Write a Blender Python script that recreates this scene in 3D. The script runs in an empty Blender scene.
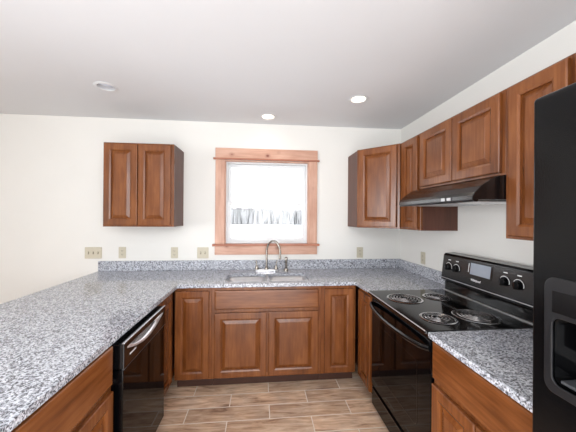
import bpy, bmesh, math, random
from mathutils import Vector, Matrix
random.seed(7)
PI = math.pi
C = bpy.context.scene.collection
S = bpy.context.scene

# ------------------------------------------------------------------ camera
cam = bpy.data.cameras.new('camera'); camo = bpy.data.objects.new('camera', cam); C.objects.link(camo)
cam.sensor_width = 36; cam.lens = 275.53 * 36 / 576; cam.clip_start = 0.03; cam.clip_end = 1000
yaw, pitch, roll = 0.097, 0.0021, 0.0074
F = Vector((math.sin(yaw) * math.cos(pitch), math.cos(yaw) * math.cos(pitch), math.sin(pitch)))
R0 = F.cross(Vector((0, 0, 1))).normalized(); U0 = R0.cross(F)
R = R0 * math.cos(roll) + U0 * math.sin(roll); U = U0 * math.cos(roll) - R0 * math.sin(roll)
m = Matrix((R, U, -F)).transposed().to_4x4(); m.translation = Vector((-1.5764, -3.006, 1.4864))
camo.matrix_world = m
S.camera = camo
# ------------------------------------------------------------------ view, world and large lights
S.view_settings.view_transform = 'Standard'; S.view_settings.look = 'None'
S.view_settings.exposure = 0.04; S.view_settings.gamma = 1.0; S.view_settings.use_curve_mapping = False
W = bpy.data.worlds.new('overcast'); S.world = W; W.use_nodes = True
bg = W.node_tree.nodes['Background']; bg.inputs[0].default_value = (0.96, 0.98, 1.0, 1); bg.inputs[1].default_value = 3.2


def area(name, loc, aim, sx, sy, power, col):
    l = bpy.data.lights.new(name, 'AREA'); l.shape = 'RECTANGLE'; l.size = sx; l.size_y = sy; l.energy = power; l.color = col
    o = bpy.data.objects.new(name, l); C.objects.link(o); o.location = loc
    o.rotation_euler = (Vector(aim) - Vector(loc)).to_track_quat('-Z', 'Y').to_euler()
    return o


a_ = area('dining_daylight', (-6.7, -4.2, 1.5), (0, -1.4, 1.5), 2.4, 1.7, 46, (0.93, 0.965, 1.0)); a_.data.spread = math.radians(80)
area('rear_daylight', (-0.95, -6.3, 1.6), (-1.5, 0, 1.1), 1.8, 1.5, 52, (0.96, 0.98, 1.0))
area('ceiling_bounce', (-1.6, -3.8, 0.8), (-1.5, -2.3, 2.5), 3.6, 2.6, 108, (0.87, 0.935, 1.0))
area('overhead_fill_light', (-1.7, -3.9, 2.44), (-1.7, -2.9, 0.2), 3.4, 1.6, 125, (0.95, 0.975, 1.0))  # added fill with no real fixture, brightens the counters and floor from above
H = 2.49

# ------------------------------------------------------------------ materials


def mat(name):
    mt = bpy.data.materials.new(name); mt.use_nodes = True
    nt = mt.node_tree; b = nt.nodes['Principled BSDF']
    return mt, nt, b


def N(nt, t, **kw):
    n = nt.nodes.new(t)
    for k, v in kw.items():
        if k in n.inputs: n.inputs[k].default_value = v
        else: setattr(n, k, v)
    return n


def srgb(r, g, b):
    f = lambda c: (c / 255 / 12.92) if c / 255 <= 0.04045 else ((c / 255 + 0.055) / 1.055) ** 2.4
    return (f(r), f(g), f(b), 1)


def ramp(nt, fac, stops, interp='LINEAR'):
    r = nt.nodes.new('ShaderNodeValToRGB'); r.color_ramp.interpolation = interp
    e = r.color_ramp.elements
    while len(e) < len(stops): e.new(0.5)
    for i, (p, c) in enumerate(stops): e[i].position = p; e[i].color = c
    nt.links.new(fac, r.inputs[0]); return r.outputs[0]


def plain(name, col, rough=0.5, metal=0.0, noise=0.03, scale=30, coat=0.0, bump=0.0, ior=1.5):
    mt, nt, b = mat(name)
    tc = N(nt, 'ShaderNodeTexCoord'); n = N(nt, 'ShaderNodeTexNoise', Scale=scale, Detail=4.0)
    nt.links.new(tc.outputs['Object'], n.inputs['Vector'])
    c = srgb(*col); lo = tuple(x * (1 - noise) for x in c[:3]) + (1,); hi = tuple(min(1, x * (1 + noise)) for x in c[:3]) + (1,)
    nt.links.new(ramp(nt, n.outputs['Fac'], [(0.3, lo), (0.7, hi)]), b.inputs['Base Color'])
    b.inputs['Roughness'].default_value = rough; b.inputs['Metallic'].default_value = metal; b.inputs['IOR'].default_value = ior
    b.inputs['Coat Weight'].default_value = coat; b.inputs['Coat Roughness'].default_value = 0.12
    if bump:
        bp = N(nt, 'ShaderNodeBump', Strength=bump, Distance=0.002); nt.links.new(n.outputs['Fac'], bp.inputs['Height'])
        nt.links.new(bp.outputs[0], b.inputs['Normal'])
    return mt


def wood(name, dark, mid, light, axis='z', rough=0.27, coat=0.0, knots=False, fine=1.0):
    mt, nt, b = mat(name)
    tc = N(nt, 'ShaderNodeTexCoord'); oi = N(nt, 'ShaderNodeObjectInfo')
    add = N(nt, 'ShaderNodeVectorMath', operation='ADD'); mul = N(nt, 'ShaderNodeVectorMath', operation='SCALE')
    comb = N(nt, 'ShaderNodeCombineXYZ')
    for i in range(3): nt.links.new(oi.outputs['Random'], comb.inputs[i])
    nt.links.new(comb.outputs[0], mul.inputs[0]); mul.inputs['Scale'].default_value = 7.0
    nt.links.new(tc.outputs['Object'], add.inputs[0]); nt.links.new(mul.outputs[0], add.inputs[1])
    s = {'z': (1, 1, 0.07), 'x': (0.07, 1, 1), 'y': (1, 0.07, 1)}[axis]
    mp = N(nt, 'ShaderNodeMapping'); mp.inputs['Scale'].default_value = s
    nt.links.new(add.outputs[0], mp.inputs['Vector'])
    n1 = N(nt, 'ShaderNodeTexNoise', Scale=55.0 * fine, Detail=6.0, Roughness=0.6, Distortion=0.4)
    nt.links.new(mp.outputs[0], n1.inputs['Vector'])
    mp2 = N(nt, 'ShaderNodeMapping'); mp2.inputs['Scale'].default_value = tuple(max(q, 0.35) for q in s)
    nt.links.new(add.outputs[0], mp2.inputs['Vector'])
    n2 = N(nt, 'ShaderNodeTexNoise', Scale=9.0, Detail=3.0); nt.links.new(mp2.outputs[0], n2.inputs['Vector'])
    mx = N(nt, 'ShaderNodeMath', operation='MULTIPLY_ADD'); nt.links.new(n2.outputs['Fac'], mx.inputs[0]); mx.inputs[1].default_value = 0.55
    m2 = N(nt, 'ShaderNodeMath', operation='MULTIPLY'); nt.links.new(n1.outputs['Fac'], m2.inputs[0]); m2.inputs[1].default_value = 0.45
    nt.links.new(m2.outputs[0], mx.inputs[2])
    col = ramp(nt, mx.outputs[0], [(0.33, srgb(*dark)), (0.5, srgb(*mid)), (0.68, srgb(*light))])
    if knots:
        v = N(nt, 'ShaderNodeTexVoronoi', Scale=6.5, Randomness=1.0)
        mp3 = N(nt, 'ShaderNodeMapping'); mp3.inputs['Scale'].default_value = tuple(1.0 if q == 1 else 0.75 for q in s)
        nt.links.new(add.outputs[0], mp3.inputs['Vector']); nt.links.new(mp3.outputs[0], v.inputs['Vector'])
        kf = ramp(nt, v.outputs['Distance'], [(0.05, (1, 1, 1, 1)), (0.10, (0.35, 0.35, 0.35, 1)), (0.2, (0, 0, 0, 1))])
        mc = N(nt, 'ShaderNodeMix', data_type='RGBA'); nt.links.new(kf, mc.inputs[0])
        nt.links.new(col, mc.inputs[6]); mc.inputs[7].default_value = srgb(120, 58, 40)
        col = mc.outputs[2]
    nt.links.new(col, b.inputs['Base Color'])
    b.inputs['Roughness'].default_value = rough; b.inputs['Coat Weight'].default_value = coat; b.inputs['Coat Roughness'].default_value = 0.16
    bp = N(nt, 'ShaderNodeBump', Strength=0.08, Distance=0.001); nt.links.new(n1.outputs['Fac'], bp.inputs['Height'])
    nt.links.new(bp.outputs[0], b.inputs['Normal'])
    return mt


CH = ((92, 49, 20), (118, 67, 31), (140, 85, 44))
M = {}
M['wood'] = wood('stained_maple', *CH, axis='z')
M['woodh'] = wood('stained_maple_across', *CH, axis='x')
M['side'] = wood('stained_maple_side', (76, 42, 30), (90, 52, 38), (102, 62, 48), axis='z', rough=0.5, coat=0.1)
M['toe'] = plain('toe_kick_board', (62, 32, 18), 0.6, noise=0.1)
M['under'] = plain('cabinet_underside', (196, 172, 140), 0.6)
M['pine'] = wood('knotty_pine', (178, 132, 110), (197, 153, 131), (212, 172, 151), axis='z', rough=0.5, coat=0.1, knots=True)
M['pineh'] = wood('knotty_pine_across', (178, 132, 110), (197, 153, 131), (212, 172, 151), axis='x', rough=0.5, coat=0.1, knots=True)
M['pinedark'] = wood('pine_edge', (150, 92, 66), (168, 106, 80), (184, 122, 94), axis='x', rough=0.5, coat=0.1)
M['wall'] = plain('wall_paint', (229, 227, 222), 0.85, noise=0.012, scale=3, bump=0.05)
M['ceil'] = plain('ceiling_paint', (226, 227, 229), 0.9, noise=0.01, scale=2)
M['vinyl'] = plain('white_vinyl', (222, 223, 224), 0.35, noise=0.01)
M['black'] = plain('black_enamel', (8, 8, 9), 0.08, noise=0.05, coat=0.0)
M['blacks'] = plain('black_satin', (12, 11, 12), 0.2, noise=0.08)
M['blackt'] = plain('black_textured', (10, 10, 11), 0.16, noise=0.12, scale=260, bump=0.1, ior=1.36)
M['glassb'] = plain('black_oven_glass', (5, 5, 6), 0.05, noise=0.02, ior=1.28)
M['hood'] = plain('hood_enamel', (20, 17, 17), 0.22, noise=0.05, coat=0.3)
M['chrome'] = plain('chrome', (235, 235, 238), 0.16, 1.0, noise=0.02)
M['coil'] = plain('burner_coil_metal', (165, 163, 163), 0.22, 0.9, noise=0.1)
M['trim'] = plain('satin_metal_trim', (200, 200, 202), 0.42, 0.7)
M['steel'] = plain('brushed_steel', (232, 232, 234), 0.32, 0.8, noise=0.05, scale=120)
M['nickel'] = plain('brushed_nickel', (150, 144, 136), 0.25, 1.0, noise=0.04)
M['lcd'] = plain('display_panel', (150, 160, 172), 0.08, noise=0.06, scale=12, coat=0.5)
M['print'] = plain('white_print', (225, 225, 225), 0.5)
M['greyplast'] = plain('grey_plastic', (70, 71, 74), 0.35)
M['bezel'] = plain('charcoal_plastic', (30, 30, 32), 0.3)
M['almond'] = plain('almond_plastic', (198, 190, 170), 0.4, noise=0.02)
M['almondd'] = plain('almond_recess', (120, 110, 88), 0.5)
M['slot'] = plain('slot_dark', (40, 36, 30), 0.6)
M['canin'] = plain('can_baffle', (205, 205, 208), 0.4)
M['snow'] = plain('snow_field', (240, 243, 248), 0.9, noise=0.02, scale=0.2)
M['trees'] = plain('hazy_trees', (147, 147, 148), 0.9, noise=0.15, scale=1.2)  # distance haze is put into the pale tree colour
M['bark'] = plain('pale_bark', (120, 116, 116), 0.9, noise=0.2)


def emis(name, col, st):
    mt, nt, b = mat(name); b.inputs['Base Color'].default_value = (1, 1, 1, 1)
    n = N(nt, 'ShaderNodeTexNoise', Scale=8.0)
    c = srgb(*col)
    nt.links.new(ramp(nt, n.outputs['Fac'], [(0.3, c), (0.7, c)]), b.inputs['Emission Color'])
    b.inputs['Emission Strength'].default_value = st
    return mt


M['bulb'] = emis('warm_lamp_lens', (255, 232, 205), 7.0)
M['bulboff'] = plain('unlit_lamp_lens', (214, 222, 236), 0.15, coat=0.4)


def glass_mat():
    mt, nt, b = mat('window_glass'); nt.nodes.remove(b)
    t = N(nt, 'ShaderNodeBsdfTransparent'); g = N(nt, 'ShaderNodeBsdfGlossy'); g.inputs['Roughness'].default_value = 0.02
    f = N(nt, 'ShaderNodeFresnel', IOR=1.35); mx = N(nt, 'ShaderNodeMixShader')
    nt.links.new(f.outputs[0], mx.inputs[0]); nt.links.new(t.outputs[0], mx.inputs[1]); nt.links.new(g.outputs[0], mx.inputs[2])
    nt.links.new(mx.outputs[0], nt.nodes['Material Output'].inputs[0]); return mt


M['glass'] = glass_mat()


def granite():
    mt, nt, b = mat('speckled_granite'); L = nt.links.new
    tc = N(nt, 'ShaderNodeTexCoord')
    nz = N(nt, 'ShaderNodeTexNoise', Scale=170.0, Detail=4.0, Roughness=0.75); L(tc.outputs['Object'], nz.inputs['Vector'])
    v = N(nt, 'ShaderNodeTexVoronoi', Scale=195.0); L(tc.outputs['Object'], v.inputs['Vector'])
    sp = N(nt, 'ShaderNodeSeparateColor'); L(v.outputs['Color'], sp.inputs[0])
    base = ramp(nt, sp.outputs[0], [(0.0, srgb(74, 74, 80)), (0.13, srgb(122, 122, 128)), (0.3, srgb(168, 170, 177)), (0.6, srgb(206, 211, 220)), (1.0, srgb(238, 240, 246))])
    v2 = N(nt, 'ShaderNodeTexVoronoi', Scale=122.0); L(tc.outputs['Object'], v2.inputs['Vector'])
    sp2 = N(nt, 'ShaderNodeSeparateColor'); L(v2.outputs['Color'], sp2.inputs[0])
    dk = ramp(nt, sp2.outputs[1], [(0.0, (1, 1, 1, 1)), (0.22, (1, 1, 1, 1)), (0.26, (0, 0, 0, 1))])
    br = ramp(nt, nz.outputs['Fac'], [(0.38, (0, 0, 0, 1)), (0.6, (1, 1, 1, 1))])
    mm = N(nt, 'ShaderNodeMath', operation='MULTIPLY'); L(dk, mm.inputs[0]); L(br, mm.inputs[1])
    mx = N(nt, 'ShaderNodeMix', data_type='RGBA'); L(mm.outputs[0], mx.inputs[0]); L(base, mx.inputs[6]); mx.inputs[7].default_value = srgb(60, 59, 66)
    sh = ramp(nt, nz.outputs['Fac'], [(0.3, (0.70, 0.70, 0.72, 1)), (0.65, (1, 1, 1, 1))])
    m3 = N(nt, 'ShaderNodeMix', data_type='RGBA', blend_type='MULTIPLY'); m3.inputs[0].default_value = 1.0
    L(mx.outputs[2], m3.inputs[6]); L(sh, m3.inputs[7])
    L(m3.outputs[2], b.inputs['Base Color'])
    b.inputs['Roughness'].default_value = 0.10; b.inputs['IOR'].default_value = 1.5
    return mt


M['granite'] = granite()


def tilefloor():
    mt, nt, b = mat('wood_look_tile'); L = nt.links.new
    tc = N(nt, 'ShaderNodeTexCoord'); mp = N(nt, 'ShaderNodeMapping')
    # rows .1525 deep, tiles .617 long, half bond
    mp.inputs['Location'].default_value = (7.5 * 0.617 + 2.12, 0.67 + 0.1525 * 60, 0)
    L(tc.outputs['Object'], mp.inputs['Vector'])
    bt = N(nt, 'ShaderNodeTexBrick', offset=0.5, offset_frequency=2, squash=1.0)
    for k, v in (('Scale', 1.0), ('Mortar Size', 0.0034), ('Mortar Smooth', 0.1), ('Bias', 0.0), ('Brick Width', 0.617), ('Row Height', 0.1525)):
        bt.inputs[k].default_value = v
    bt.inputs['Color1'].default_value = (0, 0, 0, 1); bt.inputs['Color2'].default_value = (1, 1, 1, 1)
    L(mp.outputs[0], bt.inputs['Vector'])
    sc = N(nt, 'ShaderNodeVectorMath', operation='SCALE'); sc.inputs['Scale'].default_value = 13.0; L(bt.outputs['Color'], sc.inputs[0])
    ad = N(nt, 'ShaderNodeVectorMath', operation='ADD'); L(tc.outputs['Object'], ad.inputs[0]); L(sc.outputs[0], ad.inputs[1])
    m2 = N(nt, 'ShaderNodeMapping'); m2.inputs['Scale'].default_value = (0.16, 1, 1); L(ad.outputs[0], m2.inputs['Vector'])
    n = N(nt, 'ShaderNodeTexNoise', Scale=26.0, Detail=7.0, Roughness=0.62, Distortion=0.9); L(m2.outputs[0], n.inputs['Vector'])
    n3 = N(nt, 'ShaderNodeTexNoise', Scale=6.0, Detail=3.0); L(ad.outputs[0], n3.inputs['Vector'])
    grain = ramp(nt, n.outputs['Fac'], [(0.3, srgb(146, 114, 92)), (0.42, srgb(198, 166, 140)), (0.55, srgb(220, 194, 169)), (0.7, srgb(236, 216, 196))])
    tone = ramp(nt, bt.outputs['Color'], [(0.0, (0.86, 0.82, 0.80, 1)), (0.5, (1.02, 0.98, 0.95, 1)), (1.0, (1.14, 1.10, 1.07, 1))])
    blo = ramp(nt, n3.outputs['Fac'], [(0.3, (0.82, 0.82, 0.84, 1)), (0.7, (1.08, 1.05, 1.0, 1))])
    a = N(nt, 'ShaderNodeMix', data_type='RGBA', blend_type='MULTIPLY'); a.inputs[0].default_value = 1; L(grain, a.inputs[6]); L(tone, a.inputs[7])
    a2 = N(nt, 'ShaderNodeMix', data_type='RGBA', blend_type='MULTIPLY'); a2.inputs[0].default_value = 1; L(a.outputs[2], a2.inputs[6]); L(blo, a2.inputs[7])
    g = N(nt, 'ShaderNodeMix', data_type='RGBA'); L(bt.outputs['Fac'], g.inputs[0]); L(a2.outputs[2], g.inputs[6]); g.inputs[7].default_value = srgb(236, 226, 214)
    L(g.outputs[2], b.inputs['Base Color']); b.inputs['Roughness'].default_value = 0.42
    bp = N(nt, 'ShaderNodeBump', Strength=0.2, Distance=0.002, invert=True); L(bt.outputs['Fac'], bp.inputs['Height']); L(bp.outputs[0], b.inputs['Normal'])
    return mt


M['tile'] = tilefloor()

# ------------------------------------------------------------------ mesh helpers


def bx(bm, x0, x1, y0, y1, z0, z1):
    vs = [bm.verts.new((x, y, z)) for z in (z0, z1) for x, y in ((x0, y0), (x1, y0), (x1, y1), (x0, y1))]
    for f in ((3, 2, 1, 0), (4, 5, 6, 7), (0, 1, 5, 4), (1, 2, 6, 5), (2, 3, 7, 6), (3, 0, 4, 7)):
        bm.faces.new([vs[i] for i in f])
    return vs


def prism(bm, pts, lift):
    """closed polygon pts (3D list) swept by vector lift"""
    lift = Vector(lift)
    a = [bm.verts.new(p) for p in pts]; b = [bm.verts.new(Vector(p) + lift) for p in pts]
    bm.faces.new(a[::-1]); bm.faces.new(b)
    n = len(pts)
    for i in range(n): bm.faces.new((a[i], a[(i + 1) % n], b[(i + 1) % n], b[i]))


def lathe(bm, prof, c=(0, 0, 0), seg=32, axis='z', cap=True):
    c = Vector(c); rings = []
    for r, h in prof:
        ring = []
        for i in range(seg):
            t = 2 * PI * i / seg; p = (r * math.cos(t), r * math.sin(t), h)
            if axis == 'x': p = (h, p[0], p[1])
            if axis == 'y': p = (p[0], h, p[1])
            ring.append(bm.verts.new(c + Vector(p)))
        rings.append(ring)
    for a, b in zip(rings, rings[1:]):
        for i in range(seg): bm.faces.new((a[i], a[(i + 1) % seg], b[(i + 1) % seg], b[i]))
    if cap:
        bm.faces.new(rings[0][::-1]); bm.faces.new(rings[-1])


def tube(bm, pts, r, seg=10, flat=1.0):
    pts = [Vector(p) for p in pts]; rings = []; up = Vector((0, 0, 1))
    for i, p in enumerate(pts):
        d = (pts[min(i + 1, len(pts) - 1)] - pts[max(i - 1, 0)]).normalized()
        s = d.cross(up)
        if s.length < 0.2: s = d.cross(Vector((0.3, 1, 0)))
        s.normalize(); n = s.cross(d)
        rr = r[i] if isinstance(r, (list, tuple)) else r
        rings.append([bm.verts.new(p + rr * (s * math.cos(2 * PI * k / seg) + n * flat * math.sin(2 * PI * k / seg))) for k in range(seg)])
    for a, b in zip(rings, rings[1:]):
        for i in range(seg): bm.faces.new((a[i], a[(i + 1) % seg], b[(i + 1) % seg], b[i]))
    bm.faces.new(rings[0][::-1]); bm.faces.new(rings[-1])


def holed(bm, outer, holes, place, thick):
    """outer/holes: lists of 2D loops; place(u,v,w)->3D; slab from w=0 to w=thick"""
    for w in (0.0, thick):
        es = []; 
        for loop in [outer] + holes:
            vs = [bm.verts.new(place(u, v, w)) for u, v in loop]
            es += [bm.edges.new((vs[i], vs[(i + 1) % len(vs)])) for i in range(len(vs))]
        bmesh.ops.triangle_fill(bm, edges=es, use_beauty=True, use_dissolve=True)
    for loop in [outer] + holes:
        n = len(loop)
        for i in range(n):
            (u, v), (u2, v2) = loop[i], loop[(i + 1) % n]
            bm.faces.new([bm.verts.new(place(*q)) for q in ((u, v, 0), (u2, v2, 0), (u2, v2, thick), (u, v, thick))])
    bmesh.ops.remove_doubles(bm, verts=bm.verts, dist=1e-5)


def circ(x, y, r, n=40): return [(x + r * math.cos(2 * PI * i / n), y + r * math.sin(2 * PI * i / n)) for i in range(n)]


def rrect(x0, x1, y0, y1, r, n=6):
    out = []
    for cx, cy, a in ((x1 - r, y1 - r, 0), (x0 + r, y1 - r, 90), (x0 + r, y0 + r, 180), (x1 - r, y0 + r, 270)):
        for i in range(n + 1):
            t = math.radians(a + 90 * i / n); out.append((cx + r * math.cos(t), cy + r * math.sin(t)))
    return out


def obj(name, bm, material, parent=None, bevel=0.0, smooth=False, seg=2, loc=None, rot=0.0):
    bmesh.ops.recalc_face_normals(bm, faces=bm.faces)
    me = bpy.data.meshes.new(name); bm.to_mesh(me); bm.free()
    me.materials.append(M[material] if isinstance(material, str) else material)
    o = bpy.data.objects.new(name, me); C.objects.link(o)
    if parent: o.parent = parent
    if loc: o.location = loc
    if rot: o.rotation_euler = (0, 0, rot)
    if smooth:
        for p in me.polygons: p.use_smooth = True
        es = o.modifiers.new('split', 'EDGE_SPLIT'); es.split_angle = math.radians(38)
    if bevel:
        b = o.modifiers.new('bevel', 'BEVEL'); b.width = bevel; b.segments = seg; b.limit_method = 'ANGLE'; b.angle_limit = math.radians(40)
    return o


def box_obj(name, dims, material, parent=None, bevel=0.0, **kw):
    bm = bmesh.new(); bx(bm, *dims); return obj(name, bm, material, parent, bevel, **kw)


def thing(name, label, cat, loc=(0, 0, 0), rz=0.0, group=None):
    o = bpy.data.objects.new(name, None); C.objects.link(o); o.empty_display_size = 0.1
    o.location = loc; o.rotation_euler = (0, 0, rz); o['label'] = label; o['category'] = cat
    if group: o['group'] = group
    return o


def tag(o, label, cat, group=None, kind=None):
    o['label'] = label; o['category'] = cat
    if group: o['group'] = group
    if kind: o['kind'] = kind
    return o


def struct(o, label=None):
    o['kind'] = 'structure'
    if label: o['label'] = label
    return o


def text_obj(body, size, loc, rot, material, parent, name='lettering', shear=0.0):
    cu = bpy.data.curves.new(name, 'FONT'); cu.body = body; cu.size = size; cu.extrude = 0.0006; cu.align_x = 'CENTER'; cu.shear = shear; cu.offset = 0.0006
    tmp = bpy.data.objects.new('tmp', cu); C.objects.link(tmp)
    dg = bpy.context.evaluated_depsgraph_get(); me = bpy.data.meshes.new_from_object(tmp.evaluated_get(dg))
    bpy.data.objects.remove(tmp); me.materials.clear(); me.materials.append(M[material])
    o = bpy.data.objects.new(name, me); C.objects.link(o); o.parent = parent; o.location = loc; o.rotation_euler = rot
    return o


# ------------------------------------------------------------------ room shell
XL, YR = -7.0, -6.5
o = box_obj('floor', (XL, 0, YR, 0, -0.1, 0), 'tile'); struct(o, 'tan wood-look plank tile floor with pale grout')
WX0, WX1, WZ0, WZ1 = -1.970, -1.054, 1.185, 2.09
bm = bmesh.new()
holed(bm, [(XL, 0), (0, 0), (0, H), (XL, H)], [[(WX0, WZ0), (WX1, WZ0), (WX1, WZ1), (WX0, WZ1)]], lambda u, v, w: (u, w, v), 0.16)
struct(obj('wall_back', bm, 'wall'), 'off-white painted wall with the pine-trimmed window')
struct(box_obj('wall_right', (0, 0.12, YR, 0, 0, H), 'wall'), 'off-white painted wall behind the black range')
struct(box_obj('wall_left', (XL - 0.12, XL, YR, 0, 0, H), 'wall'))
struct(box_obj('wall_rear', (XL, 0, YR - 0.12, YR, 0, H), 'wall'))
LIGHTS = [(-2.788, -0.732), (-1.515, -0.235), (-0.761, -0.735)]
bm = bmesh.new()
holed(bm, [(XL, YR), (0, YR), (0, 0), (XL, 0)], [circ(x, y, 0.062) for x, y in LIGHTS], lambda u, v, w: (u, v, H + w), 0.1)
struct(obj('ceiling', bm, 'ceil'), 'flat pale grey ceiling with recessed lights')
struct(box_obj('baseboard_back', (XL + 0.001, -3.0, -0.016, -0.001, 0.001, 0.11), 'pine', bevel=0.003), 'pine baseboard along the back wall')

# window unit
win = bpy.data.objects.new('window_1', None); C.objects.link(win); win.location = (-1.514, 0, WZ0); win['kind'] = 'structure'
win['label'] = 'white double-hung window in knotty pine casing above the sink'


def wpart(name, boxes, material, parent=win, bevel=0.002):
    bm = bmesh.new()
    for b in boxes: bx(bm, b[0] + 1.514, b[1] + 1.514, b[2], b[3], b[4] - WZ0, b[5] - WZ0)
    return obj(name, bm, material, parent, bevel)


wpart('head_casing', [(-2.066, -0.962, -0.021, -0.001, 2.108, 2.214)], 'pineh')
wpart('head_bead', [(-2.086, -0.942, -0.034, -0.001, 2.091, 2.108)], 'pinedark')
wpart('side_casing', [(-2.064, -1.966, -0.020, -0.001, 1.190, 2.091)], 'pine')
wpart('side_casing', [(-1.058, -0.964, -0.020, -0.001, 1.190, 2.091)], 'pine')
wpart('window_stool', [(-2.088, -0.940, -0.050, -0.001, 1.168, 1.190), (WX0 + .001, WX1 - .001, -0.002, 0.05, 1.1862, 1.190)], 'pinedark')
wpart('apron', [(-2.066, -0.962, -0.019, -0.001, 1.074, 1.168)], 'pineh')
wpart('jamb_extension', [(WX0 + .001, WX0 + .012, 0.0, 0.045, 1.191, 2.078), (WX1 - .012, WX1 - .001, 0.0, 0.045, 1.191, 2.078), (WX0 + .001, WX1 - .001, 0.0, 0.045, 2.078, 2.089)], 'pine', bevel=0)


def ring(x0, x1, z0, z1, t, y0, y1):
    return [(x0, x0 + t, y0, y1, z0, z1), (x1 - t, x1, y0, y1, z0, z1), (x0 + t, x1 - t, y0, y1, z0, z0 + t), (x0 + t, x1 - t, y0, y1, z1 - t, z1)]


wpart('window_frame', ring(WX0 + .002, WX1 - .002, WZ0 + .001, WZ1 - .001, 0.026, 0.046, 0.14), 'vinyl')
up = wpart('upper_sash', ring(-1.942, -1.082, 1.616, 2.062, 0.034, 0.098, 0.125), 'vinyl')
lo = wpart('lower_sash', ring(-1.942, -1.082, 1.214, 1.648, 0.036, 0.062, 0.092), 'vinyl')
wpart('window_pane', [(-1.912, -1.112, 0.111, 0.114, 1.648, 2.030)], 'glass', up, 0)
wpart('window_pane', [(-1.912, -1.112, 0.076, 0.079, 1.248, 1.614)], 'glass', lo, 0)
for x in (-1.73, -1.30):
    wpart('sash_lock', [(x - 0.03, x + 0.03, 0.064, 0.09, 1.648, 1.658), (x - 0.008, x + 0.03, 0.068, 0.08, 1.658, 1.665)], 'vinyl', lo, 0.002)

# ------------------------------------------------------------------ outdoors
bm = bmesh.new()
vs = [bm.verts.new(p) for p in ((-150, 0.4, -0.6), (150, 0.4, -0.6), (220, 165, -3.4), (-220, 165, -3.4), (300, 400, -1.5), (-300, 400, -1.5))]
bm.faces.new((vs[0], vs[1], vs[2], vs[3])); bm.faces.new((vs[3], vs[2], vs[4], vs[5]))
o = obj('snowy_field', bm, 'snow'); struct(o, 'snow covered field beyond the window')
bm = bmesh.new()
for i in range(1300):
    x = random.uniform(-30, 45); y = 158 + random.uniform(-4, 12)
    h = random.uniform(7.2, 10.2) - 0.03 * (x - 2); rr = random.uniform(0.5, 1.3); z0 = -3.5
    if random.random() < 0.55:
        lathe(bm, [(0.15, z0), (0.15, z0 + 0.6), (rr, z0 + 0.7), (rr * 0.6, z0 + h * 0.5), (rr * 0.62, z0 + h * 0.5), (0.06, z0 + h)], (x, y, 0), 5)
    else:
        lathe(bm, [(0.12, z0), (0.12, z0 + 1.2), (rr * 0.8, z0 + h * 0.4), (rr * 1.3, z0 + h * 0.65), (rr * 0.8, z0 + h * 0.88), (0.1, z0 + h)], (x, y, 0), 5)
o = obj('tree_line', bm, 'trees'); tag(o, 'pale hazy woods on the horizon seen through the window', 'trees', kind='stuff')

# ------------------------------------------------------------------ cabinets


def make_door(parent, x0, x1, z0, z1, y, fw=0.050, name='door', loc=None, rot=0.0):
    """raised-panel door; back face at y, front at y-.02; origin at its lower left back corner"""
    w, h = x1 - x0, z1 - z0; T = 0.022

    def rings(bm, prof, closed_back=False, cap=True):
        rs = []
        for s, d in prof:
            rs.append([bm.verts.new((a, -d, b)) for a, b in ((s, s), (w - s, s), (w - s, h - s), (s, h - s))])
        for a, b in zip(rs, rs[1:]):
            for i in range(4): bm.faces.new((a[i], a[(i + 1) % 4], b[(i + 1) % 4], b[i]))
        return rs
    bm = bmesh.new()
    fw = min(fw, w * 0.27)
    rs = rings(bm, [(0, 0), (0, T - 0.005), (0.002, T - 0.002), (0.006, T), (fw, T), (fw + 0.010, T - 0.005), (fw + 0.012, T - 0.006), (fw + 0.013, T - 0.014), (fw + 0.013, 0.004), (fw + 0.013, 0)])
    a, b = rs[-1], rs[0]
    for i in range(4): bm.faces.new((a[i], a[(i + 1) % 4], b[(i + 1) % 4], b[i]))
    d = obj(name, bm, 'wood', parent, loc=loc or (x0, y, z0), rot=rot)
    bm = bmesh.new(); s0 = fw + 0.0125; sl = min(0.030, w * 0.11)
    rs = rings(bm, [(s0, 0.001), (s0, 0.006), (s0 + 0.003, 0.006), (s0 + sl, T - 0.0035), (s0 + sl + 0.001, T - 0.001), (s0 + sl + 0.004, T - 0.001)])
    bm.faces.new(rs[0][::-1]); bm.faces.new(rs[-1])
    obj('raised_panel', bm, 'wood', d)
    return d


def make_drawer(parent, x0, x1, z0, z1, y, name='drawer_front'):
    w, h = x1 - x0, z1 - z0; T = 0.02; bm = bmesh.new(); rs = []
    for s, d in [(0, 0), (0, T - 0.006), (0.003, T - 0.0025), (0.010, T), (0.012, T)]:
        rs.append([bm.verts.new((a, -d, b)) for a, b in ((s, s), (w - s, s), (w - s, h - s), (s, h - s))])
    for a, b in zip(rs, rs[1:]):
        for i in range(4): bm.faces.new((a[i], a[(i + 1) % 4], b[(i + 1) % 4], b[i]))
    bm.faces.new(rs[0][::-1]); bm.faces.new(rs[-1])
    return obj(name, bm, 'woodh', parent, loc=(x0, y, z0))


def face_frame(parent, w, z0, z1, d, rails=(), stiles=(), t=0.036, l0=0.0):
    bm = bmesh.new(); y0, y1 = -d, -d + 0.018
    bx(bm, l0, l0 + t, y0, y1, z0, z1); bx(bm, w - t, w, y0, y1, z0, z1)
    bx(bm, l0 + t, w - t, y0, y1, z0, z0 + t); bx(bm, l0 + t, w - t, y0, y1, z1 - t, z1)
    for r in rails: bx(bm, l0 + t, w - t, y0, y1, r - t / 2, r + t / 2)
    for s in stiles: bx(bm, s - t / 2, s + t / 2, y0, y1, z0 + t, z1 - t)
    return obj('face_frame', bm, 'wood', parent, 0.0012, seg=1)


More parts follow.
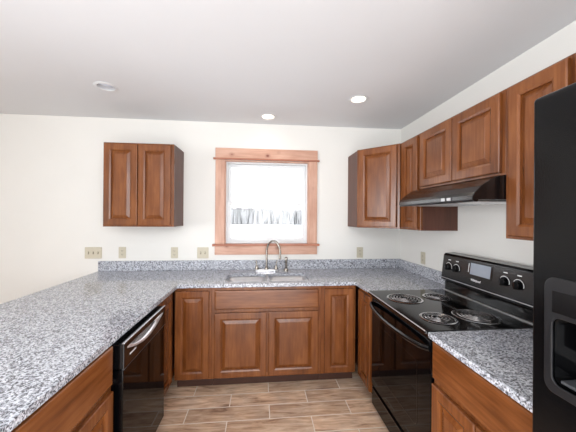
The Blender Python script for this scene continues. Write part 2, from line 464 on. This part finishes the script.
def carcass(parent, w, z0, z1, d, top=False):
    bm = bmesh.new(); e = 0.0006; t = 0.016; f = -d + 0.019
    bx(bm, e, t, f, -0.001, z0, z1); bx(bm, w - t, w - e, f, -0.001, z0, z1)
    bx(bm, t, w - t, -0.012, -0.001, z0, z1); bx(bm, t, w - t, f, -0.012, z0 + 0.012, z0 + 0.028)
    if top: bx(bm, t, w - t, f, -0.012, z1 - 0.016, z1)
    return obj('carcass', bm, 'side', parent)


CT = 0.884  # underside of the counter


def base_cab(label, loc, rz, w, d, doors, drawers=(), l0=0.0, dt=0.852, door_top=0.852, group=None):
    c = thing('base_cabinet', label, 'cabinet', loc, rz, group)
    carcass(c, w, 0.10, CT - 0.001, d)
    face_frame(c, w, 0.10, CT - 0.001, d, rails=((0.677,) if drawers else ()), l0=l0)
    if len(doors) == 2:
        mx = (doors[0][1] + doors[1][0]) / 2; box_obj('center_stile', (mx - 0.018, mx + 0.018, -d, -d + 0.018, 0.137, 0.658 if drawers else CT - 0.038), 'wood', c)
    for a, b in doors: make_door(c, a, b, 0.112, (0.662 if drawers else door_top), -d - 0.0005)
    for a, b in drawers: make_drawer(c, a, b, 0.692, dt, -d - 0.0005)
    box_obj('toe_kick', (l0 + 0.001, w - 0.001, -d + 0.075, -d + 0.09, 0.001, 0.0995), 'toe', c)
    return c


E1 = 0.002
# back run (root at wall, left end)
DB = 0.608
base_cab('narrow full-height cherry door left of the sink cabinet', (-2.291, 0, 0), 0, 0.300, DB, [(0.003, 0.283)])
base_cab('wide cherry sink cabinet with one false drawer front over two doors', (-1.990, 0, 0), 0, 0.946, DB, [(0.026, 0.466), (0.484, 0.921)], [(0.026, 0.921)])
base_cab('narrow full-height cherry door right of the sink cabinet', (-1.043, 0, 0), 0, 0.313, DB, [(0.029, 0.291)])
# right corner unit (faces -X)
XR = 0.702
base_cab('cherry corner cabinet with slim door between the sink run and the black range', (0, -0.001, 0), -PI / 2, 0.931, XR, [(0.655, 0.912)], l0=0.63)
c = base_cab('near right cherry cabinet, one wide drawer over two doors, beside the refrigerator', (0, -1.700, 0), -PI / 2, 0.577, 0.706, [(0.008, 0.283), (0.292, 0.567)], [(0.008, 0.567)], dt=0.872)
# peninsula (faces +X): local x runs +Y
PX = -2.905; PD = 0.615
base_cab('cherry corner cabinet at the back end of the peninsula, hidden door beside dishwasher', (PX, -1.038, 0), PI / 2, 1.034, 0.585, [(0.012, 0.392)], l0=0.0)
base_cab('near left cherry peninsula cabinet, one wide drawer over two doors, next to dishwasher', (PX, -2.382, 0), PI / 2, 0.760, 0.625, [(0.018, 0.374), (0.386, 0.742)], [(0.018, 0.742)], dt=0.872)
box_obj('peninsula_back_panel', (-2.925, -2.908, -2.40, -0.018, 0.001, CT - 0.002), 'side')
tag(bpy.data.objects['peninsula_back_panel'], 'brown wood panel closing the dining side of the peninsula', 'panel')

# ------------------------------------------------------------------ counters
G = 'granite'
CZ0, CZ1 = CT + 0.0005, 0.914
bm = bmesh.new()
outer = [(-3.23, -0.001), (-0.001, -0.001), (-0.001, -0.931), (-0.724, -0.931), (-0.740, -0.646), (-2.262, -0.646), (-2.262, -2.45), (-3.23, -2.45)]
SB = [(-1.892, -1.531, -0.560, -0.225), (-1.499, -1.130, -0.560, -0.225)]
holed(bm, outer, [rrect(a + .001, b - .001, c_ + .001, d_ - .001, 0.06) for a, b, c_, d_ in SB], lambda u, v, w: (u, v, CZ0 + w), CZ1 - CZ0)
o = obj('countertop', bm, G, bevel=0.004); tag(o, 'speckled grey granite U-shaped countertop covering peninsula, sink wall and corner', 'countertop')
bm = bmesh.new(); bx(bm, -0.740, -0.001, -2.278, -1.6985, CZ0, CZ1)
o = obj('countertop', bm, G, bevel=0.004); tag(o, 'short speckled grey granite countertop between the range and the refrigerator', 'countertop')
BS = 1.016
o = box_obj('backsplash', (-3.23, -0.001, -0.021, -0.001, CZ1 + 0.0005, BS), G, bevel=0.002); tag(o, 'long low granite backsplash strip under the window', 'backsplash')
o = box_obj('backsplash', (-0.021, -0.001, -0.931, -0.022, CZ1 + 0.0005, BS), G, bevel=0.002); tag(o, 'short low granite backsplash strip on right wall, left of the range', 'backsplash')
o = box_obj('backsplash', (-0.021, -0.001, -2.278, -1.700, CZ1 + 0.0005, BS), G, bevel=0.002); tag(o, 'granite backsplash strip between the range and the refrigerator', 'backsplash')

# ------------------------------------------------------------------ sink and faucet
sk = thing('kitchen_sink', 'stainless steel double-bowl sink set into the granite below the window', 'sink', (-1.517, -0.39, 0.70))
for a, b, c_, d_ in SB:
    bm = bmesh.new(); rings_ = []
    for s, z, r in ((-0.012, CZ0 - 0.003, 0.065), (0.0, CZ0 - 0.003, 0.06), (0.006, 0.74, 0.055), (0.02, 0.722, 0.045), (0.045, 0.716, 0.03)):
        rings_.append([bm.verts.new((x + 1.517, y + 0.39, z - 0.70)) for x, y in rrect(a + s, b - s, c_ + s, d_ - s, r)])
    for p, q in zip(rings_, rings_[1:]):
        n = len(p)
        for i in range(n): bm.faces.new((p[i], p[(i + 1) % n], q[(i + 1) % n], q[i]))
    bm.faces.new(rings_[-1])
    o = obj('bowl', bm, 'steel', sk, smooth=True)
    sd = o.modifiers.new('thick', 'SOLIDIFY'); sd.thickness = 0.0012; sd.offset = -1
    bm = bmesh.new(); lathe(bm, [(0.043, 0.0165), (0.043, 0.019), (0.03, 0.019), (0.022, 0.0175)], ((a + b) / 2 + 1.517, (c_ + d_) / 2 + 0.39, 0.0), 24)
    obj('drain', bm, 'chrome', o, smooth=True)

fa = thing('faucet', 'tall brushed nickel gooseneck faucet with two lever handles behind the sink', 'faucet', (-1.517, -0.13, CZ1 + 0.0008))
bm = bmesh.new(); prism(bm, [(x, y, 0) for x, y in rrect(-0.115, 0.115, -0.027, 0.027, 0.026)], (0, 0, 0.022)); obj('base_plate', bm, 'steel', fa, 0.004)
for sx in (-0.1, 0.1):
    bm = bmesh.new(); lathe(bm, [(0.02, 0.0225), (0.02, 0.03), (0.016, 0.04), (0.014, 0.058), (0.012, 0.062)], (sx, 0, 0), 20)
    h = obj('handle', bm, 'nickel', fa, smooth=True)
    bm = bmesh.new(); tube(bm, [(sx, 0, 0.0625), (sx * 1.02, 0.002, 0.085), (sx * 1.12, 0.005, 0.115)], [0.008, 0.007, 0.0055], 10); obj('lever', bm, 'nickel', h, smooth=True)
pts = [(0, 0, 0.0225), (0, 0, 0.10), (0, 0, 0.205)]
dx, dy = 0.135, -0.085
for i in range(1, 15):
    t = PI * i / 14; k = (1 - math.cos(t)) / 2
    pts.append((dx * k, dy * k, 0.205 + 0.115 * math.sin(t)))
pts.append((dx, dy, 0.165))
bm = bmesh.new(); tube(bm, pts, 0.0105, 14); sp = obj('spout', bm, 'nickel', fa, smooth=True)
bm = bmesh.new(); lathe(bm, [(0.012, 0.138), (0.013, 0.142), (0.013, 0.16), (0.0115, 0.1645)], (dx, dy, 0), 18); obj('aerator', bm, 'nickel', sp, smooth=True)
bm = bmesh.new(); lathe(bm, [(0.021, 0.0225), (0.021, 0.034), (0.015, 0.048), (0.0112, 0.052)], (0, 0, 0), 20); obj('spout_collar', bm, 'nickel', fa, smooth=True)
sy = thing('side_sprayer', 'slim upright nickel side sprayer right of the faucet', 'sprayer', (-1.312, -0.13, CZ1 + 0.0008))
bm = bmesh.new(); lathe(bm, [(0.022, 0), (0.022, 0.008), (0.015, 0.03), (0.013, 0.034)], (0, 0, 0), 20); obj('holder', bm, 'nickel', sy, smooth=True)
bm = bmesh.new(); lathe(bm, [(0.010, 0.0345), (0.011, 0.06), (0.013, 0.09), (0.016, 0.115), (0.016, 0.138), (0.010, 0.148)], (0, 0, 0), 20); obj('spray_head', bm, 'nickel', sy, smooth=True)

# ------------------------------------------------------------------ wall cabinets
ZB, ZT = 1.382, 2.158


def wall_cab(label, loc, rz, w, d, z0, z1, doors, group=None):
    c = thing('wall_cabinet', label, 'cabinet', (loc[0], loc[1], z0), rz, group)
    carcass(c, w, 0, z1 - z0, d, True)
    face_frame(c, w, 0, z1 - z0, d)
    for a, b in doors: make_door(c, a, b, 0.014, z1 - z0 - 0.014, -d - 0.0005)
    return c


wall_cab('two-door cherry wall cabinet hanging alone left of the window', (-3.022, 0), 0, 0.628, 0.325, ZB, ZT, [(0.012, 0.305), (0.311, 0.602)])
DU = 0.318
wall_cab('slim one-door cherry wall cabinet between diagonal corner cabinet and range hood', (0, -0.613), -PI / 2, 0.318, DU, ZB, ZT, [(0.055, 0.293)])
wall_cab('short two-door cherry wall cabinet directly above the range hood', (0, -0.933), -PI / 2, 0.763, DU, 1.712, ZT, [(0.018, 0.374), (0.384, 0.742)])
wall_cab('one-door cherry wall cabinet right of the range hood, partly behind the refrigerator', (0, -1.698), -PI / 2, 0.312, DU, ZB, ZT, [(0.03, 0.300)])
wall_cab('short cherry wall cabinet at the right edge of the photo, above the refrigerator', (0, -2.012), -PI / 2, 0.9, DU, 1.86, ZT, [(0.012, 0.445), (0.455, 0.888)])
# diagonal corner cabinet
cc = thing('wall_cabinet', 'diagonal cherry corner wall cabinet with one door right of the window', 'cabinet', (0, 0, ZB))
foot = [(-0.612, -0.001), (-0.001, -0.001), (-0.001, -0.6115), (-0.318, -0.6115), (-0.612, -0.312)]
bm = bmesh.new(); prism(bm, [(x, y, 0) for x, y in foot], (0, 0, ZT - ZB)); obj('carcass', bm, 'side', cc)
A = Vector((-0.612, -0.312)); B = Vector((-0.318, -0.6115)); ang = math.atan2(B.y - A.y, B.x - A.x); LW = (B - A).length
nx, ny = math.sin(ang), -math.cos(ang)
bm = bmesh.new(); hh = ZT - ZB
for q in ((0, 0.034, 0, hh), (LW - 0.034, LW, 0, hh), (0.034, LW - 0.034, 0, 0.036), (0.034, LW - 0.034, hh - 0.036, hh)): bx(bm, q[0], q[1], -0.0125, -0.0005, q[2], q[3])
obj('face_frame', bm, 'wood', cc, 0.0012, loc=(A.x, A.y, 0), rot=ang, seg=1)
make_door(cc, 0, LW - 0.05, 0.014, hh - 0.014, 0, loc=(A.x + nx * 0.013 + math.cos(ang) * 0.025, A.y + ny * 0.013 + math.sin(ang) * 0.025, 0.014), rot=ang)

# ------------------------------------------------------------------ range hood
hd = thing('range_hood', 'black under-cabinet range hood with two front switches', 'range hood', (0, -0.934, 1.57), -PI / 2)
W_ = 0.760; bm = bmesh.new()
prof = [(-0.002, 0.139), (-0.345, 0.139), (-0.40, 0.118), (-0.455, 0.082), (-0.488, 0.05), (-0.50, 0.032), (-0.50, 0.012), (-0.49, 0.0), (-0.47, 0.0), (-0.465, 0.012), (-0.002, 0.012)]
prism(bm, [(0.001, y, z) for y, z in prof], (W_ - 0.002, 0, 0)); obj('hood_shell', bm, 'hood', hd, 0.003, smooth=False)
box_obj('grease_filter', (0.40, 0.70, -0.44, -0.06, 0.004, 0.0115), 'steel', hd, 0.002)
box_obj('light_lens', (0.08, 0.34, -0.44, -0.10, 0.002, 0.0115), 'canin', hd, 0.002)
for x in (0.535, 0.585):
    bm = bmesh.new(); bx(bm, x - 0.016, x + 0.016, -0.507, -0.5005, 0.013, 0.031); sw = obj('rocker_switch', bm, 'trim', hd, 0.002)

# ------------------------------------------------------------------ range
rg = thing('electric_range', 'black freestanding electric range with four coil burners', 'stove', (0, -0.9345, 0), -PI / 2)
# local x: 0 (far) .. .762 (near); y: -depth
FD = 0.700
box_obj('body', (0.001, 0.761, -FD + 0.03, -0.03, 0.03, 0.898), 'black', rg, 0.003)
for x in (0.05, 0.71):
    for y in (-0.6, -0.1):
        bm = bmesh.new(); lathe(bm, [(0.02, 0.001), (0.02, 0.0295)], (x, y, 0), 14); obj('foot', bm, 'blacks', rg)
BUR = [(0.228, -0.571, 0.118), (0.600, -0.575, 0.096), (0.205, -0.318, 0.092), (0.590, -0.335, 0.122)]
bm = bmesh.new()
holed(bm, rrect(0.0, 0.762, -0.752, -0.10, 0.012, 4), [circ(x, y, r - 0.008) for x, y, r in BUR], lambda u, v, w: (u, v, 0.8985 + w), 0.018)
obj('cooktop', bm, 'black', rg, 0.004)
box_obj('rear_trim_strip', (0.004, 0.758, -0.128, -0.1125, 0.917, 0.922), 'trim', rg, 0.001)
bm = bmesh.new(); tube(bm, [(0.006, -0.7515, 0.9165), (0.756, -0.7515, 0.9165)], 0.0028, 8); obj('front_trim_strip', bm, 'trim', rg)
for x, y, r in BUR:
    bm = bmesh.new(); z = 0.917
    lathe(bm, [(r - 0.012, z - 0.001), (r - 0.0125, z + 0.001), (r - 0.016, z - 0.002), (r - 0.022, z - 0.010), (0.035, z - 0.0165), (0.033, z - 0.0175)], (x, y, 0), 44)
    bo = obj('drip_pan', bm, 'blacks', rg, smooth=True)
    bm = bmesh.new(); lathe(bm, [(r - 0.0115, z + 0.0002), (r, z + 0.0002), (r + 0.001, z + 0.002), (r - 0.004, z + 0.0042), (r - 0.0118, z + 0.0025)], (x, y, 0), 44, cap=False); obj('rim', bm, 'chrome', bo, smooth=True)
    bm = bmesh.new(); n = 4 if r > 0.105 else 3; pts = []; zz = z + 0.006
    R1 = r - 0.021; R0_ = 0.02
    for i in range(n * 28 + 1):
        t = i / 28; rr = R0_ + (R1 - R0_) * t / n
        pts.append((x + rr * math.cos(2 * PI * t), y + rr * math.sin(2 * PI * t), zz))
    tube(bm, pts, 0.0042, 7, 0.8); obj('heating_coil', bm, 'coil', bo, smooth=True)
    bm = bmesh.new(); bx(bm, x - R1, x + R1, y - 0.002, y + 0.002, zz - 0.0085, zz - 0.0038); bx(bm, x - 0.002, x + 0.002, y - R1, y + R1, zz - 0.0085, zz - 0.0038); obj('coil_support', bm, 'chrome', bo)
# backguard
bm = bmesh.new()
prism(bm, [(0.001, -0.112, 0.9165), (0.001, -0.112, 0.985), (0.001, -0.146, 1.006), (0.001, -0.123, 1.195), (0.001, -0.110, 1.207), (0.001, -0.035, 1.212), (0.001, -0.030, 0.9165)], (0.760, 0, 0))
bgd = obj('backguard', bm, 'black', rg, 0.004)
# sloped face: y = -0.128 + (z-1.02)*0.02/0.178
fy = lambda z: -0.146 + (z - 1.006) * 0.1217
tilt = math.atan(0.1217)


def face_box(x0, x1, z0, z1, a, b, material, parent, name, bev=0.001):
    bm = bmesh.new()
    p = [(x, fy(z) - s, z) for s in (a, b) for x, z in ((x0, z0), (x1, z0), (x1, z1), (x0, z1))]
    v = [bm.verts.new(q) for q in p]
    for f in ((0, 1, 2, 3), (7, 6, 5, 4), (0, 4, 5, 1), (1, 5, 6, 2), (2, 6, 7, 3), (3, 7, 4, 0)): bm.faces.new([v[i] for i in f])
    return obj(name, bm, material, parent, bev)


cp = face_box(0.012, 0.75, 1.030, 1.192, 0.0005, 0.003, 'blacks', rg, 'control_panel')
face_box(0.012, 0.75, 1.018, 1.0222, 0.0005, 0.004, 'trim', rg, 'panel_trim_strip')
face_box(0.272, 0.478, 1.092, 1.184, 0.0032, 0.0045, 'black', cp, 'display_surround')
face_box(0.298, 0.466, 1.100, 1.177, 0.0047, 0.0055, 'lcd', cp, 'display')
bm = bmesh.new()
obj_marks = face_box(0.280, 0.286, 1.11, 1.170, 0.0047, 0.0052, 'print', cp, 'printed_marks', 0)
for kx in (0.074, 0.156, 0.561, 0.650):
    kx0 = kx; z = 1.110
    bm = bmesh.new(); lathe(bm, [(0.034, 0), (0.034, 0.0008)], (0, 0, 0), 30, 'y')
    dial = obj('dial_ring', bm, 'print', cp, loc=(kx0 + 0.008, fy(z) - 0.0042, z))
    bm = bmesh.new(); lathe(bm, [(0.0305, -0.0001), (0.0305, -0.0011)], (0, 0, 0), 30, 'y')
    obj('dial_face', bm, 'blacks', dial)
    bm = bmesh.new(); lathe(bm, [(0.024, -0.0012), (0.024, -0.006), (0.021, -0.020), (0.017, -0.022)], (0, 0, 0), 28, 'y'); bx(bm, -0.005, 0.005, -0.030, -0.020, -0.021, 0.021)
    kb = obj('knob', bm, 'black', cp, 0.001, loc=(kx0 + 0.008, fy(z) - 0.0042, z))
    face_box(kx0 - 0.006, kx0 + 0.022, 1.160, 1.166, 0.0032, 0.0036, 'print', cp, 'printed_marks', 0)
bm = bmesh.new()
text_obj('Whirlpool', 0.020, (0.352, fy(1.063) - 0.0045, 1.058), (PI / 2 - tilt, 0, 0), 'print', cp, 'brand_lettering', 0.2)
# oven door, handle, drawer
bm = bmesh.new(); holed(bm, rrect(0.004, 0.758, 0.20, 0.862, 0.012, 3), [], lambda u, v, w: (u, -FD + 0.029 - w, v), 0.045)
od = obj('oven_door', bm, 'glassb', rg, 0.006)
bm = bmesh.new(); yy = -FD + 0.029 - 0.045
holed(bm, rrect(0.13, 0.632, 0.335, 0.70, 0.03, 5), [rrect(0.136, 0.626, 0.341, 0.694, 0.026, 5)], lambda u, v, w: (u, yy - 0.0003 - w, v), 0.0006)
obj('window_border', bm, 'blacks', od)
box_obj('door_top_trim', (0.006, 0.756, -FD - 0.022, -FD + 0.02, 0.866, 0.893), 'black', rg, 0.006)
hp = []; rr = []
for i in range(25):
    t = i / 24; x = 0.012 + 0.738 * t; b = math.sin(PI * t) ** 0.55
    hp.append((x, yy - 0.006 - 0.050 * b, 0.822 - 0.012 * b)); rr.append(0.0125)
bm = bmesh.new(); tube(bm, hp, rr, 12, 1.2); obj('oven_handle', bm, 'black', od, smooth=True)
bm = bmesh.new(); bx(bm, 0.004, 0.758, -FD - 0.012, -FD + 0.029, 0.045, 0.194); sd_ = obj('storage_drawer', bm, 'glassb', rg, 0.006)
box_obj('drawer_lip', (0.03, 0.732, -FD - 0.022, -FD - 0.0125, 0.172, 0.188), 'black', sd_, 0.003)

# ------------------------------------------------------------------ dishwasher
dw = thing('dishwasher', 'black built-in dishwasher under the peninsula countertop', 'dishwasher', (PX, -1.618, 0), PI / 2)
# local x 0 near .. .594 far
DD = 0.680
box_obj('tub', (0.004, 0.572, -0.585, -0.02, 0.06, 0.868), 'blacks', dw)
box_obj('kick_plate', (0.006, 0.570, -0.545, -0.53, 0.002, 0.112), 'blacks', dw)
box_obj('door_panel', (0.002, 0.574, -DD + 0.004, -0.586, 0.115, 0.742), 'glassb', dw, 0.004)
bm = bmesh.new()
arc = [(0.036 + 0.504 * i / 24, 0.835 - 0.055 * math.sin(PI * i / 24)) for i in range(25)]
holed(bm, [(0.002, 0.748), (0.574, 0.748), (0.574, 0.868), (0.002, 0.868)], [arc + [(0.540, 0.842), (0.036, 0.842)]], lambda u, v, w: (u, -0.586 - w, v), DD - 0.586)
cpn = obj('control_panel', bm, 'black', dw, 0.0025)
bm = bmesh.new()
ra = [bm.verts.new((u, -DD + 0.002, v)) for u, v in arc]; rb = [bm.verts.new((u, -DD + 0.034, min(v + 0.020, 0.841))) for u, v in arc]; rc = [bm.verts.new((u, -DD + 0.040, 0.8415)) for u, v in arc]
for p, q in ((ra, rb), (rb, rc)):
    for i in range(24): bm.faces.new((p[i], p[i + 1], q[i + 1], q[i]))
o = obj('pocket_handle', bm, 'steel', cpn, smooth=True); s_ = o.modifiers.new('t', 'SOLIDIFY'); s_.thickness = 0.001  # pale steel colour stands in for light reflected inside the pocket
box_obj('top_edge_strip', (0.004, 0.572, -DD - 0.001, -DD + 0.01, 0.8685, 0.8715), 'chrome', dw, 0.0005)
box_obj('panel_seam_strip', (0.004, 0.572, -DD + 0.001, -DD + 0.01, 0.7425, 0.7465), 'greyplast', dw, 0.0005)
box_obj('badge', (0.06, 0.13, -DD - 0.001, -DD - 0.0002, 0.790, 0.798), 'print', cpn)

# ------------------------------------------------------------------ refrigerator
fr = thing('refrigerator', 'tall black side-by-side refrigerator with ice and water dispenser, right edge', 'refrigerator', (0, -2.300, 0), -PI / 2)
box_obj('cabinet_body', (0.0, 0.91, -0.735, -0.03, 0.02, 1.790), 'blackt', fr, 0.006)
box_obj('base_grille', (0.01, 0.90, -0.755, -0.736, 0.012, 0.085), 'blacks', fr, 0.003)
FX0, FX1, FZ0, FZ1 = 0.052, 0.292, 1.048, 1.322


def door_shell(x0, x1, holes, name):
    bm = bmesh.new(); holed(bm, [(x0, 0.095), (x1, 0.095), (x1, 1.822), (x0, 1.822)], holes, lambda u, v, w: (u, -0.742 - w, v), 0.075)
    return obj(name, bm, 'blackt', fr, 0.020, seg=5)


fd = door_shell(0.0, 0.375, [rrect(FX0, FX1, FZ0, FZ1, 0.02, 4)], 'freezer_door')
rd = door_shell(0.383, 0.91, [], 'refrigerator_door')
bm = bmesh.new()
holed(bm, rrect(FX0 - 0.012, FX1 + 0.012, FZ0 - 0.012, FZ1 + 0.012, 0.026, 5), [rrect(FX0 + .008, FX1 - .008, FZ0 + .012, 1.232, 0.02, 5)], lambda u, v, w: (u, -0.8175 - w, v), 0.006)
dp = obj('dispenser_bezel', bm, 'bezel', fd, 0.002)
bm = bmesh.new()
rx = rrect(FX0 + .009, FX1 - .009, FZ0 + .013, 1.231, 0.02, 5)
a = [bm.verts.new((u, -0.816, v)) for u, v in rx]; b = [bm.verts.new((u * 0.94 + 0.0103, -0.752, v)) for u, v in rx]
for i in range(len(a)): bm.faces.new((a[i], a[(i + 1) % len(a)], b[(i + 1) % len(a)], b[i]))
bm.faces.new(b); obj('dispenser_recess', bm, 'black', dp)
for x in (0.13, 0.215): box_obj('dispenser_paddle', (x - 0.022, x + 0.022, -0.790, -0.782, 1.12, 1.195), 'blacks', dp, 0.003)
box_obj('drip_tray', (FX0 + .02, FX1 - .02, -0.812, -0.76, 1.065, 1.073), 'greyplast', dp, 0.002)
box_obj('control_strip', (FX0 + .01, FX1 - .01, -0.8255, -0.8238, 1.245, 1.300), 'blacks', dp, 0.0005)
for x in (0.345, 0.415):
    bm = bmesh.new(); tube(bm, [(x, -0.818, 0.62), (x, -0.862, 0.66), (x, -0.868, 1.1), (x, -0.862, 1.52), (x, -0.818, 1.56)], 0.012, 12); obj('door_handle', bm, 'black', fd if x < 0.38 else rd, smooth=True)
for x in (0.015, 0.84):
    box_obj('hinge_cover', (x, x + 0.055, -0.80, -0.66, 1.8225 if False else 1.791, 1.7925), 'black', fr)
    box_obj('hinge_cap', (x, x + 0.05, -0.735, -0.62, 1.7935, 1.818), 'greyplast', fr, 0.004)

# ------------------------------------------------------------------ switches and outlets


def plate(label, x, z, gangs, loc=None, rz=0.0, kinds=None, cat='outlet', group=None):
    w = 0.072 + 0.046 * (gangs - 1); h = 0.117
    t = thing('switch_plate' if cat == 'switch' else 'wall_outlet', label, cat, loc or (x, -0.0005, z), rz, group)
    bm = bmesh.new(); prism(bm, [(a, 0, b) for a, b in rrect(-w / 2, w / 2, -h / 2, h / 2, 0.006, 3)], (0, -0.005, 0)); obj('cover_plate', bm, 'almond', t, 0.0015)
    for g in range(gangs):
        gx = (g - (gangs - 1) / 2) * 0.046
        k = kinds[g]
        if k == 't':
            box_obj('toggle_slot', (gx - 0.006, gx + 0.006, -0.0058, -0.0052, -0.013, 0.013), 'almondd', t)
            bm = bmesh.new(); prism(bm, [(gx - 0.004, -0.006, -0.006), (gx - 0.004, -0.017, 0.004), (gx - 0.004, -0.017, 0.010), (gx - 0.004, -0.006, 0.007)], (0.008, 0, 0)); obj('toggle', bm, 'almond', t)
        else:
            for s in (-0.019, 0.019):
                bm = bmesh.new(); prism(bm, [(gx + a, -0.0052, s + b) for a, b in rrect(-0.017, 0.017, -0.014, 0.014, 0.012, 5)], (0, -0.0018, 0)); rc_ = obj('receptacle', bm, 'almond', t)
                bm = bmesh.new()
                bx(bm, gx - 0.008, gx - 0.0055, -0.0078, -0.0071, s - 0.002, s + 0.007); bx(bm, gx + 0.0055, gx + 0.008, -0.0078, -0.0071, s - 0.002, s + 0.007)
                bx(bm, gx - 0.002, gx + 0.002, -0.0078, -0.0071, s - 0.010, s - 0.006)
                obj('slots', bm, 'slot', rc_)
    return t


plate('wide almond triple switch plate at the left end, beyond the backsplash', -3.285, 1.100, 3, kinds='ttt', cat='switch')
plate('single almond outlet on back wall under the left wall cabinet', -3.003, 1.101, 1, kinds='o')
plate('single almond outlet on back wall between left wall cabinet and window', -2.482, 1.097, 1, kinds='o')
plate('double almond switch plate just left of the window casing', -2.190, 1.094, 2, kinds='tt', cat='switch')
plate('single almond outlet on back wall right of the window', -0.470, 1.090, 1, kinds='o')
plate('single almond outlet on the right wall, left of the range', 0, 0, 1, loc=(-0.0005, -0.459, 1.092), rz=-PI / 2, kinds='o')

# ------------------------------------------------------------------ recessed lights
LL = ['recessed ceiling light at the left, lamp switched off', 'lit recessed ceiling light near the wall above the window', 'lit recessed ceiling light at the right, in front of the corner cabinet']
for i, (x, y) in enumerate(LIGHTS):
    t = thing('recessed_light', LL[i], 'ceiling light', (x, y, H))
    bm = bmesh.new(); pr = [(0.062, -0.001), (0.082, -0.001), (0.083, -0.003), (0.078, -0.006), (0.064, -0.007), (0.0605, -0.004), (0.0605, -0.001)]
    lathe(bm, pr + [pr[0]], (0, 0, 0), 44, cap=False); bmesh.ops.remove_doubles(bm, verts=bm.verts, dist=1e-6); obj('trim_ring', bm, 'vinyl', t, smooth=True)
    bm = bmesh.new(); lathe(bm, [(0.0605, 0.0), (0.058, 0.03), (0.054, 0.09), (0.01, 0.098)], (0, 0, 0), 40, cap=False); obj('baffle', bm, 'canin', t, smooth=True)
    bm = bmesh.new(); dz = 0.012 if i else 0.014
    lathe(bm, [(0.01, dz - 0.010), (0.03, dz - 0.007), (0.048, dz), (0.05, dz + 0.006), (0.03, dz + 0.05)], (0, 0, 0), 36); obj('lamp_lens', bm, 'bulb' if i else 'bulboff', t, smooth=True)
    if i:
        l = bpy.data.lights.new('lamp_beam', 'SPOT'); l.energy = 1.6; l.color = (1.0, 0.86, 0.7); l.spot_size = math.radians(150); l.spot_blend = 0.7; l.shadow_soft_size = 0.04
        lo_ = bpy.data.objects.new('lamp_beam', l); C.objects.link(lo_); lo_.parent = t; lo_.location = (0, 0, -0.012)
